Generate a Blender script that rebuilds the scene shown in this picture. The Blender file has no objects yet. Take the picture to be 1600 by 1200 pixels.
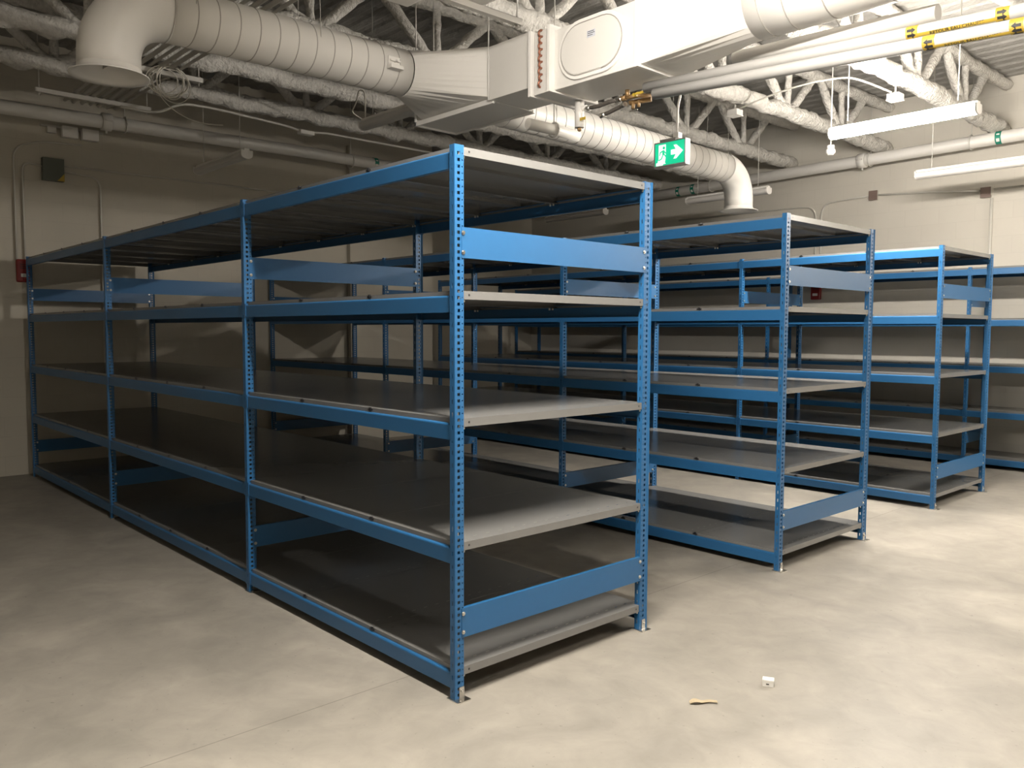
import bpy, bmesh, math, random
from mathutils import Vector, Matrix, noise
random.seed(7)
S = bpy.context.scene
COL = S.collection

# ------------------------------------------------------------------ camera
def make_camera():
    cx, cy, cz, yaw, pit, rol, f = 2.5311, -2.0198, 1.4887, -0.8277, -0.0643, 0.0035, 1286.74
    d = Vector((math.sin(yaw)*math.cos(pit), math.cos(yaw)*math.cos(pit), math.sin(pit)))
    r = Vector((math.cos(yaw), -math.sin(yaw), 0)); u = r.cross(d)
    r2 = r*math.cos(rol)+u*math.sin(rol); u2 = -r*math.sin(rol)+u*math.cos(rol)
    m = Matrix((r2, u2, -d)).transposed().to_4x4(); m.translation = (cx, cy, cz)
    cd = bpy.data.cameras.new('camera'); cd.sensor_width = 36; cd.sensor_fit = 'HORIZONTAL'
    cd.lens = f*36/1600; cd.clip_start = .05; cd.clip_end = 60
    o = bpy.data.objects.new('camera', cd); o.matrix_world = m; COL.objects.link(o); S.camera = o
make_camera()
w = bpy.data.worlds.new('world'); S.world = w; w.use_nodes = True
w.node_tree.nodes['Background'].inputs[0].default_value = (0.9, 0.85, 0.75, 1)
w.node_tree.nodes['Background'].inputs[1].default_value = 0.02
LAMP_STRENGTH = 150.0
LAMP_COLOR = (1.0, 0.93, 0.845)
vs = S.view_settings
vs.view_transform = 'Standard'; vs.look = 'None'; vs.gamma = 1; vs.use_curve_mapping = False
vs.exposure = 1.62

# ------------------------------------------------------------------ materials
def srgb(r, g, b):
    f = lambda c: (c/255/12.92) if c/255 <= .04045 else ((c/255+.055)/1.055)**2.4
    return (f(r), f(g), f(b), 1)
def mat(name, col, rough=.5, metal=0, spec=.5, noise_amt=0, noise_scale=8, bump=0, bump_scale=60, bump_dist=.02, emit=None, coat=0):
    m = bpy.data.materials.new(name); m.use_nodes = True
    nt = m.node_tree; b = nt.nodes['Principled BSDF']
    b.inputs['Base Color'].default_value = col; b.inputs['Roughness'].default_value = rough
    b.inputs['Metallic'].default_value = metal; b.inputs['Specular IOR Level'].default_value = spec
    if coat: b.inputs['Coat Weight'].default_value = coat
    tc = nt.nodes.new('ShaderNodeTexCoord')
    if noise_amt:
        n = nt.nodes.new('ShaderNodeTexNoise'); n.inputs['Scale'].default_value = noise_scale
        n.inputs['Detail'].default_value = 6
        nt.links.new(tc.outputs['Object'], n.inputs['Vector'])
        mx = nt.nodes.new('ShaderNodeMix'); mx.data_type = 'RGBA'
        mx.inputs['A'].default_value = tuple(c*(1-noise_amt) for c in col[:3])+(1,)
        mx.inputs['B'].default_value = tuple(min(1, c*(1+noise_amt)) for c in col[:3])+(1,)
        nt.links.new(n.outputs['Fac'], mx.inputs['Factor'])
        nt.links.new(mx.outputs['Result'], b.inputs['Base Color'])
    if bump:
        n2 = nt.nodes.new('ShaderNodeTexNoise'); n2.inputs['Scale'].default_value = bump_scale
        n2.inputs['Detail'].default_value = 5
        nt.links.new(tc.outputs['Object'], n2.inputs['Vector'])
        bp = nt.nodes.new('ShaderNodeBump'); bp.inputs['Strength'].default_value = bump
        bp.inputs['Distance'].default_value = bump_dist
        nt.links.new(n2.outputs['Fac'], bp.inputs['Height']); nt.links.new(bp.outputs['Normal'], b.inputs['Normal'])
    if emit:
        b.inputs['Emission Color'].default_value = tuple(emit[0])+(1,)
        b.inputs['Emission Strength'].default_value = emit[1]
    return m
M = {}
M['blue'] = mat('blue powder coat', (.019, .108, .255, 1), .38, noise_amt=.04, noise_scale=30, bump=.03, bump_scale=300)
M['shelf'] = mat('grey shelf paint', (.175, .173, .165, 1), .24, noise_amt=.05, noise_scale=5)
M['steel'] = mat('zinc plated steel', (.62, .60, .56, 1), .3, metal=1)
M['dark'] = mat('black plastic', (.012, .012, .014, 1), .45)
M['duct'] = mat('white painted sheet metal', (.68, .66, .62, 1), .45, noise_amt=.02, noise_scale=4)
M['seam'] = mat('duct seam sealant', (.36, .34, .31, 1), .6)
M['pipe'] = mat('white pipe insulation jacket', (.66, .64, .60, 1), .42, noise_amt=.03, noise_scale=6)
M['greypipe'] = mat('grey white pipe jacket', (.46, .45, .43, 1), .35)
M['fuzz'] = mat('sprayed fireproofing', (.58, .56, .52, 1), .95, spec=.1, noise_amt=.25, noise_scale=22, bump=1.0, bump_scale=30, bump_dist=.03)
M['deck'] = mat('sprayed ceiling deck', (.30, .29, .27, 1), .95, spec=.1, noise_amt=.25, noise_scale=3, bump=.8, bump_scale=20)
M['conduit'] = mat('painted conduit', (.55, .53, .48, 1), .45)
M['galv'] = mat('painted strut', (.55, .53, .49, 1), .5)
M['copper'] = mat('oxidised copper', (.32, .14, .09, 1), .45, metal=.6)
M['brass'] = mat('brass', (.26, .16, .07, 1), .5, metal=.5)
M['hose'] = mat('braided dark hose', (.08, .07, .06, 1), .6, noise_amt=.3, noise_scale=90)
M['yellow'] = mat('yellow label', (.44, .30, .035, 1), .5)
M['ink'] = mat('black print', (.015, .015, .015, 1), .6)
M['green'] = mat('exit sign green', (.0, .42, .22, 1), .4, emit=((0, .50, .25), .35))
M['signwhite'] = mat('exit sign white', (.85, .87, .85, 1), .4, emit=((.9, 1, .93), .35))
M['signcase'] = mat('exit sign case', (.30, .29, .28, 1), .5)
M['white'] = mat('white enamel', (.78, .76, .72, 1), .4)
M['lensoff'] = mat('unlit acrylic lens', (.60, .58, .55, 1), .35)
M['lenson'] = mat('lit acrylic lens', (.9, .9, .85, 1), .4, emit=(LAMP_COLOR, LAMP_STRENGTH))
M['red'] = mat('fire alarm red', (.24, .014, .012, 1), .4)
M['boxgrey'] = mat('grey green box paint', (.10, .11, .085, 1), .5)
M['greentag'] = mat('green pipe marker', (.0, .20, .13, 1), .5)
M['card'] = mat('brown cardboard', (.42, .34, .22, 1), .8, noise_amt=.2, noise_scale=40)
M['paper'] = mat('label paper', (.55, .57, .62, 1), .6)
M['cable'] = mat('off white cable', (.62, .59, .52, 1), .5)
M['brownbox'] = mat('dark cover plate', (.17, .12, .10, 1), .5)

def mat_wall(name, col, axis):
    m = mat(name, col, .72, spec=.25)
    nt = m.node_tree; b = nt.nodes['Principled BSDF']
    geo = nt.nodes.new('ShaderNodeNewGeometry'); sp = nt.nodes.new('ShaderNodeSeparateXYZ')
    nt.links.new(geo.outputs['Position'], sp.inputs[0])
    cb = nt.nodes.new('ShaderNodeCombineXYZ')
    nt.links.new(sp.outputs[axis], cb.inputs[0]); nt.links.new(sp.outputs[2], cb.inputs[1])
    br = nt.nodes.new('ShaderNodeTexBrick'); br.inputs['Scale'].default_value = 1
    br.inputs['Brick Width'].default_value = .4; br.inputs['Row Height'].default_value = .2
    br.inputs['Mortar Size'].default_value = .004; br.inputs['Mortar Smooth'].default_value = .6
    br.inputs['Color1'].default_value = col; br.inputs['Color2'].default_value = tuple(c*.975 for c in col[:3])+(1,)
    br.inputs['Mortar'].default_value = tuple(c*.93 for c in col[:3])+(1,)
    nt.links.new(cb.outputs[0], br.inputs['Vector'])
    nz = nt.nodes.new('ShaderNodeTexNoise'); nz.inputs['Scale'].default_value = 1.3; nz.inputs['Detail'].default_value = 5
    nt.links.new(geo.outputs['Position'], nz.inputs['Vector'])
    mr = nt.nodes.new('ShaderNodeMapRange'); mr.inputs['To Min'].default_value = .9; mr.inputs['To Max'].default_value = 1.06
    nt.links.new(nz.outputs['Fac'], mr.inputs['Value'])
    mx = nt.nodes.new('ShaderNodeMix'); mx.data_type = 'RGBA'; mx.blend_type = 'MULTIPLY'; mx.inputs['Factor'].default_value = 1
    nt.links.new(br.outputs['Color'], mx.inputs['A']); nt.links.new(mr.outputs['Result'], mx.inputs['B'])
    nt.links.new(mx.outputs['Result'], b.inputs['Base Color'])
    bp = nt.nodes.new('ShaderNodeBump'); bp.inputs['Strength'].default_value = .12; bp.inputs['Distance'].default_value = .004; bp.invert = True
    nt.links.new(br.outputs['Fac'], bp.inputs['Height']); nt.links.new(bp.outputs['Normal'], b.inputs['Normal'])
    return m
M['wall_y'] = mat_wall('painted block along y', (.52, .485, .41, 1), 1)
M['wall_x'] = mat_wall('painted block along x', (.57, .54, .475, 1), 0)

def mat_floor():
    m = mat('troweled concrete', (.5, .45, .36, 1), .5, spec=.35)
    nt = m.node_tree; b = nt.nodes['Principled BSDF']; L = nt.links.new
    geo = nt.nodes.new('ShaderNodeNewGeometry')
    def nz(scale, detail, dist=0, rough=.55):
        n = nt.nodes.new('ShaderNodeTexNoise'); n.inputs['Scale'].default_value = scale
        n.inputs['Detail'].default_value = detail; n.inputs['Distortion'].default_value = dist
        n.inputs['Roughness'].default_value = rough
        L(geo.outputs['Position'], n.inputs['Vector']); return n
    n1 = nz(1.1, 7, 1.2); n2 = nz(6, 8, .6, .62)
    r1 = nt.nodes.new('ShaderNodeValToRGB')
    r1.color_ramp.elements[0].position = .3; r1.color_ramp.elements[0].color = (.245, .227, .195, 1)
    r1.color_ramp.elements[1].position = .7; r1.color_ramp.elements[1].color = (.375, .345, .293, 1)
    L(n1.outputs['Fac'], r1.inputs[0])
    r2 = nt.nodes.new('ShaderNodeMapRange'); r2.inputs['From Min'].default_value = .25; r2.inputs['From Max'].default_value = .75
    r2.inputs['To Min'].default_value = .84; r2.inputs['To Max'].default_value = 1.1
    L(n2.outputs['Fac'], r2.inputs['Value'])
    mx = nt.nodes.new('ShaderNodeMix'); mx.data_type = 'RGBA'; mx.blend_type = 'MULTIPLY'; mx.inputs['Factor'].default_value = 1
    L(r1.outputs[0], mx.inputs['A']); L(r2.outputs['Result'], mx.inputs['B'])
    # fine dark specks
    n3 = nz(38, 3); r3 = nt.nodes.new('ShaderNodeMapRange'); r3.inputs['From Min'].default_value = .67; r3.inputs['From Max'].default_value = .74
    r3.inputs['To Min'].default_value = 1; r3.inputs['To Max'].default_value = .72
    L(n3.outputs['Fac'], r3.inputs['Value'])
    mx2 = nt.nodes.new('ShaderNodeMix'); mx2.data_type = 'RGBA'; mx2.blend_type = 'MULTIPLY'; mx2.inputs['Factor'].default_value = 1
    L(mx.outputs['Result'], mx2.inputs['A']); L(r3.outputs['Result'], mx2.inputs['B'])
    # saw cut joint parallel to y at x=-0.32
    sp = nt.nodes.new('ShaderNodeSeparateXYZ'); L(geo.outputs['Position'], sp.inputs[0])
    a = nt.nodes.new('ShaderNodeMath'); a.operation = 'ADD'; a.inputs[1].default_value = .32; L(sp.outputs[0], a.inputs[0])
    ab = nt.nodes.new('ShaderNodeMath'); ab.operation = 'ABSOLUTE'; L(a.outputs[0], ab.inputs[0])
    mr = nt.nodes.new('ShaderNodeMapRange'); mr.inputs['From Min'].default_value = .0015; mr.inputs['From Max'].default_value = .0035
    mr.inputs['To Min'].default_value = .62; mr.inputs['To Max'].default_value = 1
    L(ab.outputs[0], mr.inputs['Value'])
    mx3 = nt.nodes.new('ShaderNodeMix'); mx3.data_type = 'RGBA'; mx3.blend_type = 'MULTIPLY'; mx3.inputs['Factor'].default_value = 1
    L(mx2.outputs['Result'], mx3.inputs['A']); L(mr.outputs['Result'], mx3.inputs['B'])
    L(mx3.outputs['Result'], b.inputs['Base Color'])
    rr = nt.nodes.new('ShaderNodeMapRange'); rr.inputs['To Min'].default_value = .38; rr.inputs['To Max'].default_value = .62
    L(n1.outputs['Fac'], rr.inputs['Value']); L(rr.outputs['Result'], b.inputs['Roughness'])
    bp = nt.nodes.new('ShaderNodeBump'); bp.inputs['Strength'].default_value = .12; bp.inputs['Distance'].default_value = .004
    L(n2.outputs['Fac'], bp.inputs['Height']); L(bp.outputs['Normal'], b.inputs['Normal'])
    return m
M['floor'] = mat_floor()

# ------------------------------------------------------------------ helpers
def box(bm, x0, x1, y0, y1, z0, z1, mi=0):
    vs_ = [bm.verts.new(p) for p in ((x0,y0,z0),(x1,y0,z0),(x1,y1,z0),(x0,y1,z0),(x0,y0,z1),(x1,y0,z1),(x1,y1,z1),(x0,y1,z1))]
    for f in ((0,3,2,1),(4,5,6,7),(0,1,5,4),(1,2,6,5),(2,3,7,6),(3,0,4,7)):
        fc = bm.faces.new([vs_[i] for i in f]); fc.material_index = mi
def frames(pts):
    out = []; n = len(pts); up = None
    for i in range(n):
        t = (pts[min(i+1, n-1)]-pts[max(i-1, 0)]).normalized()
        if up is None:
            up = Vector((0,0,1)) if abs(t.z) < .9 else Vector((1,0,0))
        s = t.cross(up).normalized(); up = s.cross(t).normalized()
        out.append((s, up))
    return out
def tube(bm, pts, r, seg=12, cap=True, mi=0, jitter=0, jscale=9, flat=1.0):
    pts = [Vector(p) for p in pts]; fr = frames(pts); rings = []
    rr = r if isinstance(r, (list, tuple)) else [r]*len(pts)
    for p, (s, u), q in zip(pts, fr, rr):
        ring = []
        for k in range(seg):
            a = 2*math.pi*k/seg
            d = s*math.cos(a)+u*math.sin(a)*flat
            e = q
            if jitter:
                v = p+d*q
                e = q*(1+jitter*(noise.noise(v*jscale)+.55*noise.noise(v*jscale*3.1)))
            ring.append(bm.verts.new(p+d*e))
        rings.append(ring)
    for a, b in zip(rings, rings[1:]):
        for k in range(seg):
            f = bm.faces.new((a[k], a[(k+1)%seg], b[(k+1)%seg], b[k])); f.smooth = True; f.material_index = mi
    if cap:
        f = bm.faces.new(rings[0][::-1]); f.material_index = mi
        f = bm.faces.new(rings[-1]); f.material_index = mi
def cyl(bm, c, r, h, axis='z', seg=20, mi=0):
    d = {'x': Vector((h/2,0,0)), 'y': Vector((0,h/2,0)), 'z': Vector((0,0,h/2))}[axis]
    tube(bm, [Vector(c)-d, Vector(c)+d], r, seg, True, mi)
def prism(bm, poly, fn, d0, d1, mi=0):
    """poly of (a,b) placed by fn(a,b,d)"""
    A = [bm.verts.new(fn(a, b, d0)) for a, b in poly]; B = [bm.verts.new(fn(a, b, d1)) for a, b in poly]
    f = bm.faces.new(A); f.material_index = mi
    f = bm.faces.new(B[::-1]); f.material_index = mi
    n = len(poly)
    for i in range(n):
        f = bm.faces.new((A[i], B[i], B[(i+1)%n], A[(i+1)%n])); f.material_index = mi
def link(name, bm, mats, parent=None, loc=(0,0,0), bevel=0, fix=True):
    if fix: bmesh.ops.recalc_face_normals(bm, faces=bm.faces)
    me = bpy.data.meshes.new(name); bm.to_mesh(me); bm.free()
    for m in (mats if isinstance(mats, (list, tuple)) else [mats]): me.materials.append(M[m])
    o = bpy.data.objects.new(name, me); COL.objects.link(o); o.location = loc
    if parent: o.parent = parent
    if bevel:
        b = o.modifiers.new('bevel', 'BEVEL'); b.width = bevel; b.segments = 2; b.limit_method = 'ANGLE'
    return o
def empty(name, loc=(0,0,0)):
    o = bpy.data.objects.new(name, None); COL.objects.link(o); o.location = loc; o.empty_display_size = .1; return o
def tag(o, label=None, cat=None, group=None, kind=None):
    if label: o['label'] = label
    if cat: o['category'] = cat
    if group: o['group'] = group
    if kind: o['kind'] = kind
    return o
def copy_tree(o, parent=None):
    c = o.copy(); COL.objects.link(c)
    if parent: c.parent = parent
    for ch in list(o.children): copy_tree(ch, c)
    return c
def B(): return bmesh.new()
def new_box(name, dims, m, parent=None, bevel=0):
    bm = B(); box(bm, *dims); return link(name, bm, m, parent, bevel=bevel)
def arc(p0, p1, p2, n=8):
    """rounded corner from p0 via corner p1 to p2 (quadratic)"""
    p0, p1, p2 = Vector(p0), Vector(p1), Vector(p2)
    return [(1-t)**2*p0+2*t*(1-t)*p1+t*t*p2 for t in [i/n for i in range(n+1)]]
def bend_path(pts, r, n=6):
    pts = [Vector(p) for p in pts]; out = [pts[0]]
    for a, b, c in zip(pts, pts[1:], pts[2:]):
        u = (a-b); v = (c-b); ru = min(r, u.length*.45); rv = min(r, v.length*.45)
        out += arc(b+u.normalized()*ru, b, b+v.normalized()*rv, n)
    out.append(pts[-1]); return out

# ------------------------------------------------------------------ room shell
XW, XR, YJ, YF, XE, YB, ZD = -7.03, -8.5, 5.2, 8.6, 6.5, -5.5, 4.38
def structure(name, dims, m):
    bm = B(); box(bm, *dims); return tag(link(name, bm, m), kind='structure')
structure('floor', (XR-.3, XE+.2, YB-.2, YF+.2, -.15, 0), 'floor')
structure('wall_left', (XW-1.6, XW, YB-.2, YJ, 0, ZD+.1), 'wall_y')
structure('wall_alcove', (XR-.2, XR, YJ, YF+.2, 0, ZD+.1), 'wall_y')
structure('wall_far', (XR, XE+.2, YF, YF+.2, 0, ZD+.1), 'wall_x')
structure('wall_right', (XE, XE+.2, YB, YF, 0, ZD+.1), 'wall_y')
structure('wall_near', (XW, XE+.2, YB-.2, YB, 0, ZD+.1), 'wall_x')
structure('wall_pier', (XW, XW+.07, 3.80, 4.10, 0, 3.9), 'wall_y')
# corrugated deck, flutes parallel to x
bm = B(); prof = []; y = YB-.2
while y < YF+.2:
    prof += [(y, ZD), (y+.08, ZD), (y+.12, ZD+.014), (y+.17, ZD+.014)]; y += .2
cols = []
nx = 30
for i in range(nx+1):
    x = XR-.3+(XE-XR+.6)*i/nx
    cols.append([bm.verts.new((x, yy, zz+.012*noise.noise(Vector((x*1.3, yy*2, 0))))) for yy, zz in prof])
for a, b in zip(cols, cols[1:]):
    for k in range(len(prof)-1): bm.faces.new((a[k], b[k], b[k+1], a[k+1]))
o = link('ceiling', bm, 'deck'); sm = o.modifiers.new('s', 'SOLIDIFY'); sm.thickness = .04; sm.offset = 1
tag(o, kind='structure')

# ------------------------------------------------------------------ light fittings
def light_fixture(x0, y, z, on, label):
    """48 inch wraparound batten running along x; z is the lens bottom"""
    Ln = 1.17
    r = empty('light_fixture', (x0+Ln/2, y, z)); tag(r, label, 'light fixture', 'batten light fixtures')
    bm = B(); box(bm, -Ln/2, Ln/2, -.028, .028, .075, .098); link('housing', bm, 'white', r, bevel=.004)
    prof = [(-.026, .074), (-.056, .058)]+[(-.056*math.cos(math.pi*k/8), .034-.034*math.sin(math.pi*k/8)) for k in range(9)]+[(.056, .058), (.026, .074)]
    bm = B(); prism(bm, prof, lambda a, b, d: Vector((d, a, b)), -Ln/2+.012, Ln/2-.012)
    link('lens', bm, 'lenson' if on else 'lensoff', r)
    for s in (-1, 1):
        bm = B(); prof2 = [(-.059, .079)]+[(-.059*math.cos(math.pi*k/10), .036-.038*math.sin(math.pi*k/10)) for k in range(11)]+[(.059, .079)]
        prism(bm, prof2, lambda a, b, d: Vector((d, a, b)), s*(Ln/2-.012), s*(Ln/2+.002)); link('end_cap', bm, 'white', r)
        bm = B(); tube(bm, [(s*(Ln/2-.15), 0, .098), (s*(Ln/2-.15), 0, ZD-z-.0)], .004, 6); link('hanger_rod', bm, 'galv', r)
    return r
light_fixture(-.93, 4.87, 3.14, True, 'glowing batten light hanging over the aisle at upper right')
light_fixture(-6.27, 1.53, 3.13, False, 'unlit batten light hanging nearest the left wall')
light_fixture(-3.80, 2.01, 3.245, False, 'unlit batten light partly hidden by the duct junction')
light_fixture(-3.93, 7.02, 3.14, False, 'unlit batten light behind the far downturned duct elbow')
light_fixture(-1.13, 7.22, 3.12, False, 'unlit batten light at the right edge below the far wall pipe')
light_fixture(-6.45, 6.95, 3.14, False, 'unlit batten light glimpsed just below the first rack top shelf')
light_fixture(.32, -.18, 3.14, True, 'glowing batten light above the near end of the first rack')
light_fixture(2.3, 7.0, 3.14, True, 'added unseen batten light beyond the right edge, brightening the far wall')  # unseen lamp added to raise the brightness of the far wall

# ------------------------------------------------------------------ shelving racks
H = 2.21; L1 = 1.8894; L2 = 2.4664; PITCH = .0254
LEVELS = [2.205, 1.646, 1.140, .640, .127]
def post_mesh(rear):
    """C post, web facing +x with a column of square and a column of round holes, flange facing -y slotted"""
    bm = B(); WEB = .045; FL = .030
    def plate(fn, cuts, hole, pitch, zc, hh, dots=lambda i: False):
        # cuts: sorted list of a-coordinates; hole(i) -> is column i punched
        zs = [0.0]; k = 0
        marks = []
        z = zc
        while z+hh < H-.005:
            marks.append((z, z+hh)); z += pitch
        rows = []; prev = 0
        for a, b in marks:
            rows.append((prev, a, 0)); rows.append((a, a+hh*.28, 1)); rows.append((a+hh*.28, a+hh*.72, 2)); rows.append((a+hh*.72, b, 1)); prev = b
        rows.append((prev, H, 0))
        cache = {}
        def V(a, z):
            key = (round(a, 5), round(z, 5))
            if key not in cache: cache[key] = bm.verts.new(fn(a, z))
            return cache[key]
        for z0, z1, punched in rows:
            for i in range(len(cuts)-1):
                if punched and hole(i) or punched == 2 and dots(i): continue
                bm.faces.new((V(cuts[i], z0), V(cuts[i+1], z0), V(cuts[i+1], z1), V(cuts[i], z1)))
    if not rear:
        c = [0, .0125, .0258, .0352, .0405, WEB]
        plate(lambda a, z: (0, a, z), c, lambda i: i == 1, PITCH, .012, .0125, lambda i: i == 3)
        plate(lambda a, z: (-a, 0, z), [0, .012, .0175, FL], lambda i: i == 1, PITCH*2, .03, .019)
        plate(lambda a, z: (-a, WEB, z), [0, FL], lambda i: False, PITCH*2, .03, .014)
    else:
        c = [0, .008, .012, .020, .032, .040, .052]
        plate(lambda a, z: (0 if a < .045 else .006, a-.052, z), c, lambda i: i == 3, PITCH, .012, .0125, lambda i: i == 1)
        plate(lambda a, z: (-a, -.052, z), [0, .012, .0175, FL], lambda i: i == 1, PITCH*2, .03, .019)
        plate(lambda a, z: (-a, 0, z), [0, FL], lambda i: False, PITCH*2, .03, .014)
    # small round-hole column, punched as separate small dark dimples is avoided: square notches instead
    bmesh.ops.remove_doubles(bm, verts=bm.verts, dist=1e-5)
    me = bpy.data.meshes.new('post'); bm.to_mesh(me); bm.free(); me.materials.append(M['blue']); return me
POST_F, POST_R = post_mesh(False), post_mesh(True)
def mk(name, me, parent, loc, rotz=0, solid=0):
    o = bpy.data.objects.new(name, me); COL.objects.link(o); o.parent = parent; o.location = loc
    if rotz: o.rotation_euler = (0, 0, rotz)
    if solid:
        s = o.modifiers.new('sheet', 'SOLIDIFY'); s.thickness = solid; s.offset = 0
    return o
def to_me(name, bm, mats, fix=True):
    if fix: bmesh.ops.recalc_face_normals(bm, faces=bm.faces)
    me = bpy.data.meshes.new(name); bm.to_mesh(me); bm.free()
    for m in mats: me.materials.append(M[m])
    return me
def beam_mesh(L):
    """boltless beam, visible face at y=0 looking -y, spans x 0..-L, top at z=0"""
    bm = B(); e = .017; h = .066; t = .0025
    prof = [(.006, 0), (.0015, -.0025), (.0, -.007), (.0, -h), (.022, -h), (.022, -h+t), (t, -h+t), (t, -t), (.034, -t), (.034, 0)]
    prism(bm, prof, lambda a, b, d: Vector((d, a+.003, b)), -e, -L+e)
    for s, x in ((1, -e), (-1, -L+e)):       # hooked end connectors
        box(bm, min(x, x+s*.003), max(x, x+s*.003), .003, .04, -h-.004, .008)
        box(bm, min(x, x-s*.010), max(x, x-s*.010), -.0005, .003, -h+.006, .006)
        box(bm, min(x-s*.012, x+s*.004), max(x-s*.012, x+s*.004), -.0012, .001, -h-.003, -h+.010)
    return to_me('beam', bm, ['blue'])
def shelf_mesh(W, D):
    """folded steel shelf panel: x 0..-W, y 0..D, top at z=0"""
    bm = B(); g = .0019; lip = .032; t = .0014
    ns = int((D-.06)/.07)
    ys = [.006]
    slots = []
    for k in range(ns):
        c = D/2+(k-(ns-1)/2)*.07; slots.append((c-.011, c+.011))
    rows = []; prev = .019
    for a, b in slots: rows.append((prev, a, False)); rows.append((a, b, True)); prev = b
    rows.append((prev, D-.019, False))
    cuts = [-W+g, -W+.060, -W+.066, -W*.5-.002, -W*.5+.002, -.066, -.060, -g]
    cache = {}
    def V(x, y, z):
        k = (round(x, 5), round(y, 5), round(z, 5))
        if k not in cache: cache[k] = bm.verts.new((x, y, z))
        return cache[k]
    for y0, y1, p in rows:
        for i in range(len(cuts)-1):
            if p and i in (1, 5): continue
            for z in (0, -t): bm.faces.new((V(cuts[i], y0, z), V(cuts[i+1], y0, z), V(cuts[i+1], y1, z), V(cuts[i], y1, z)))
    for x in (-W+g, -g-t): box(bm, x, x+t, .019, D-.019, -lip, -.0002)
    for x in (-W+g, -g-.018): box(bm, x, x+.018, .019, D-.019, -lip-t, -lip)
    for y in (.019, D-.019-t): box(bm, -W+g, -g, y, y+t, -lip, -.0005)
    for x in (-W*.5,):                 # stiffening channels under the sheet
        box(bm, x-.045, x+.045, .03, D-.03, -.016, -.014)
        box(bm, x-.045, x-.043, .03, D-.03, -.014, -.0015); box(bm, x+.043, x+.045, .03, D-.03, -.014, -.0015)
    for xx in (-W+g-.0004, -g):
        for yy in (.075, D-.075): box(bm, xx, xx+.0004, yy-.004, yy+.004, -.020, -.012, 1)
    for yy in (.0085, D-.0245):                # dark corner clips
        for x0, x1 in ((-.030, -.004), (-W+.004, -W+.030)):
            box(bm, x0*.6 if x0 > -.1 else x0, x1 if x0 > -.1 else x1-.012, yy+.0055, yy+.008, -.012, -.004, 1)
    for x in (-.004, -W+.004): box(bm, x-.002, x+.002, .012, .019, -.010, .003, 1)
    for y, s in ((.055, 1), (D-.055, -1)):     # bright fixing screws below
        for x in (-.012, -W+.012):
            cyl(bm, (x, y, -lip-.006), .005, .012, 'z', 8, 2)
    return to_me('shelf_panel', bm, ['shelf', 'dark', 'steel'], False)
def tie_mesh(D):
    """side tie plate facing +x, y 0..D, z 0..0.12"""
    bm = B(); h = .12
    prof = [(0, 0), (.0022, 0), (.0022, h-.002), (.0022, h), (-.016, h), (-.016, h-.0022), (0, h-.0022)]
    prism(bm, prof, lambda a, b, d: Vector((a+.0015, d, b)), .033, D-.033-(.02 if D > 1 else 0))
    return to_me('side_tie', bm, ['blue'])
def bolt_mesh():
    bm = B(); tube(bm, [(0,0,0), (.0028,0,0)], .0085, 14); tube(bm, [(.0028,0,0), (.0065,0,0)], .0055, 6)
    return to_me('bolt', bm, ['steel'])
def foot_mesh():
    bm = B(); box(bm, -.038, .035, -.012, .055, 0, .004); box(bm, .0015, .004, .020, .045, .004, .05)
    cyl(bm, (.007, .033, .032), .006, .008, 'x', 6); cyl(bm, (.02, .012, .0055), .005, .004, 'z', 6)
    return to_me('foot_plate', bm, ['steel'])
BOLT, FOOT = bolt_mesh(), foot_mesh()
BEAMS = {}; PANELS = {}; TIES = {}
def rack(x0, y0, D, bays, label, right_open=False):
    r = empty('shelving_rack', (x0, y0, 0)); tag(r, label, 'shelving', 'blue and grey shelving racks')
    xs = [0]
    for b in bays: xs.append(xs[-1]-b)
    for i, x in enumerate(xs):
        px = x if i == 0 else (x+.015 if i < len(xs)-1 else x+.03)
        f = mk('post', POST_F, r, (px, 0, 0), solid=.0022); mk('foot_plate', FOOT, f, (0, 0, 0))
        q = mk('post', POST_R, r, (px, D, 0), solid=.0022); mk('foot_plate', FOOT, q, (0, -.055, 0))
        if D not in TIES: TIES[D] = tie_mesh(D)
        for z in (1.774, .252):
            t = mk('side_tie', TIES[D], r, (px, 0, z))
            for yy in (.040, D-.033-(.025 if D > 1 else .008)):
                for zz in (.022, .098): mk('bolt', BOLT, t, (.004, yy, zz))
    for i, b in enumerate(bays):
        key = round(b, 3)
        if key not in BEAMS: BEAMS[key] = beam_mesh(b)
        n = 3 if b < 2 else 4
        xa, xb = xs[i], xs[i+1]
        W = b/n
        if i == 0: pass
        pk = (round(W, 3), D)
        if pk not in PANELS: PANELS[pk] = shelf_mesh(W, D)
        for z in LEVELS:
            mk('beam', BEAMS[key], r, (xa, 0, z-.019))
            mk('beam', BEAMS[key], r, (xb, D, z-.019), math.pi)
            for k in range(n):
                mk('shelf_panel', PANELS[pk], r, (xa-k*W, 0, z))
    return r
rack(0, 0, 1.2251, (L1, L2, L2), 'nearest and largest blue rack of empty grey shelves, running back to the left wall')
rack(-.0588, 2.6158, 1.2055, (L1, L2, L2), 'second blue rack from the front, its end standing mid right')
rack(-.1124, 5.231, 1.2047, (L1, L2, L2), 'third blue rack from the front, end post bright blue at the far right')
rack(1.67, 7.9, .61, (L2, L2, L2, L2), 'shallow blue rack standing against the far wall, farthest from the viewer')

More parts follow.
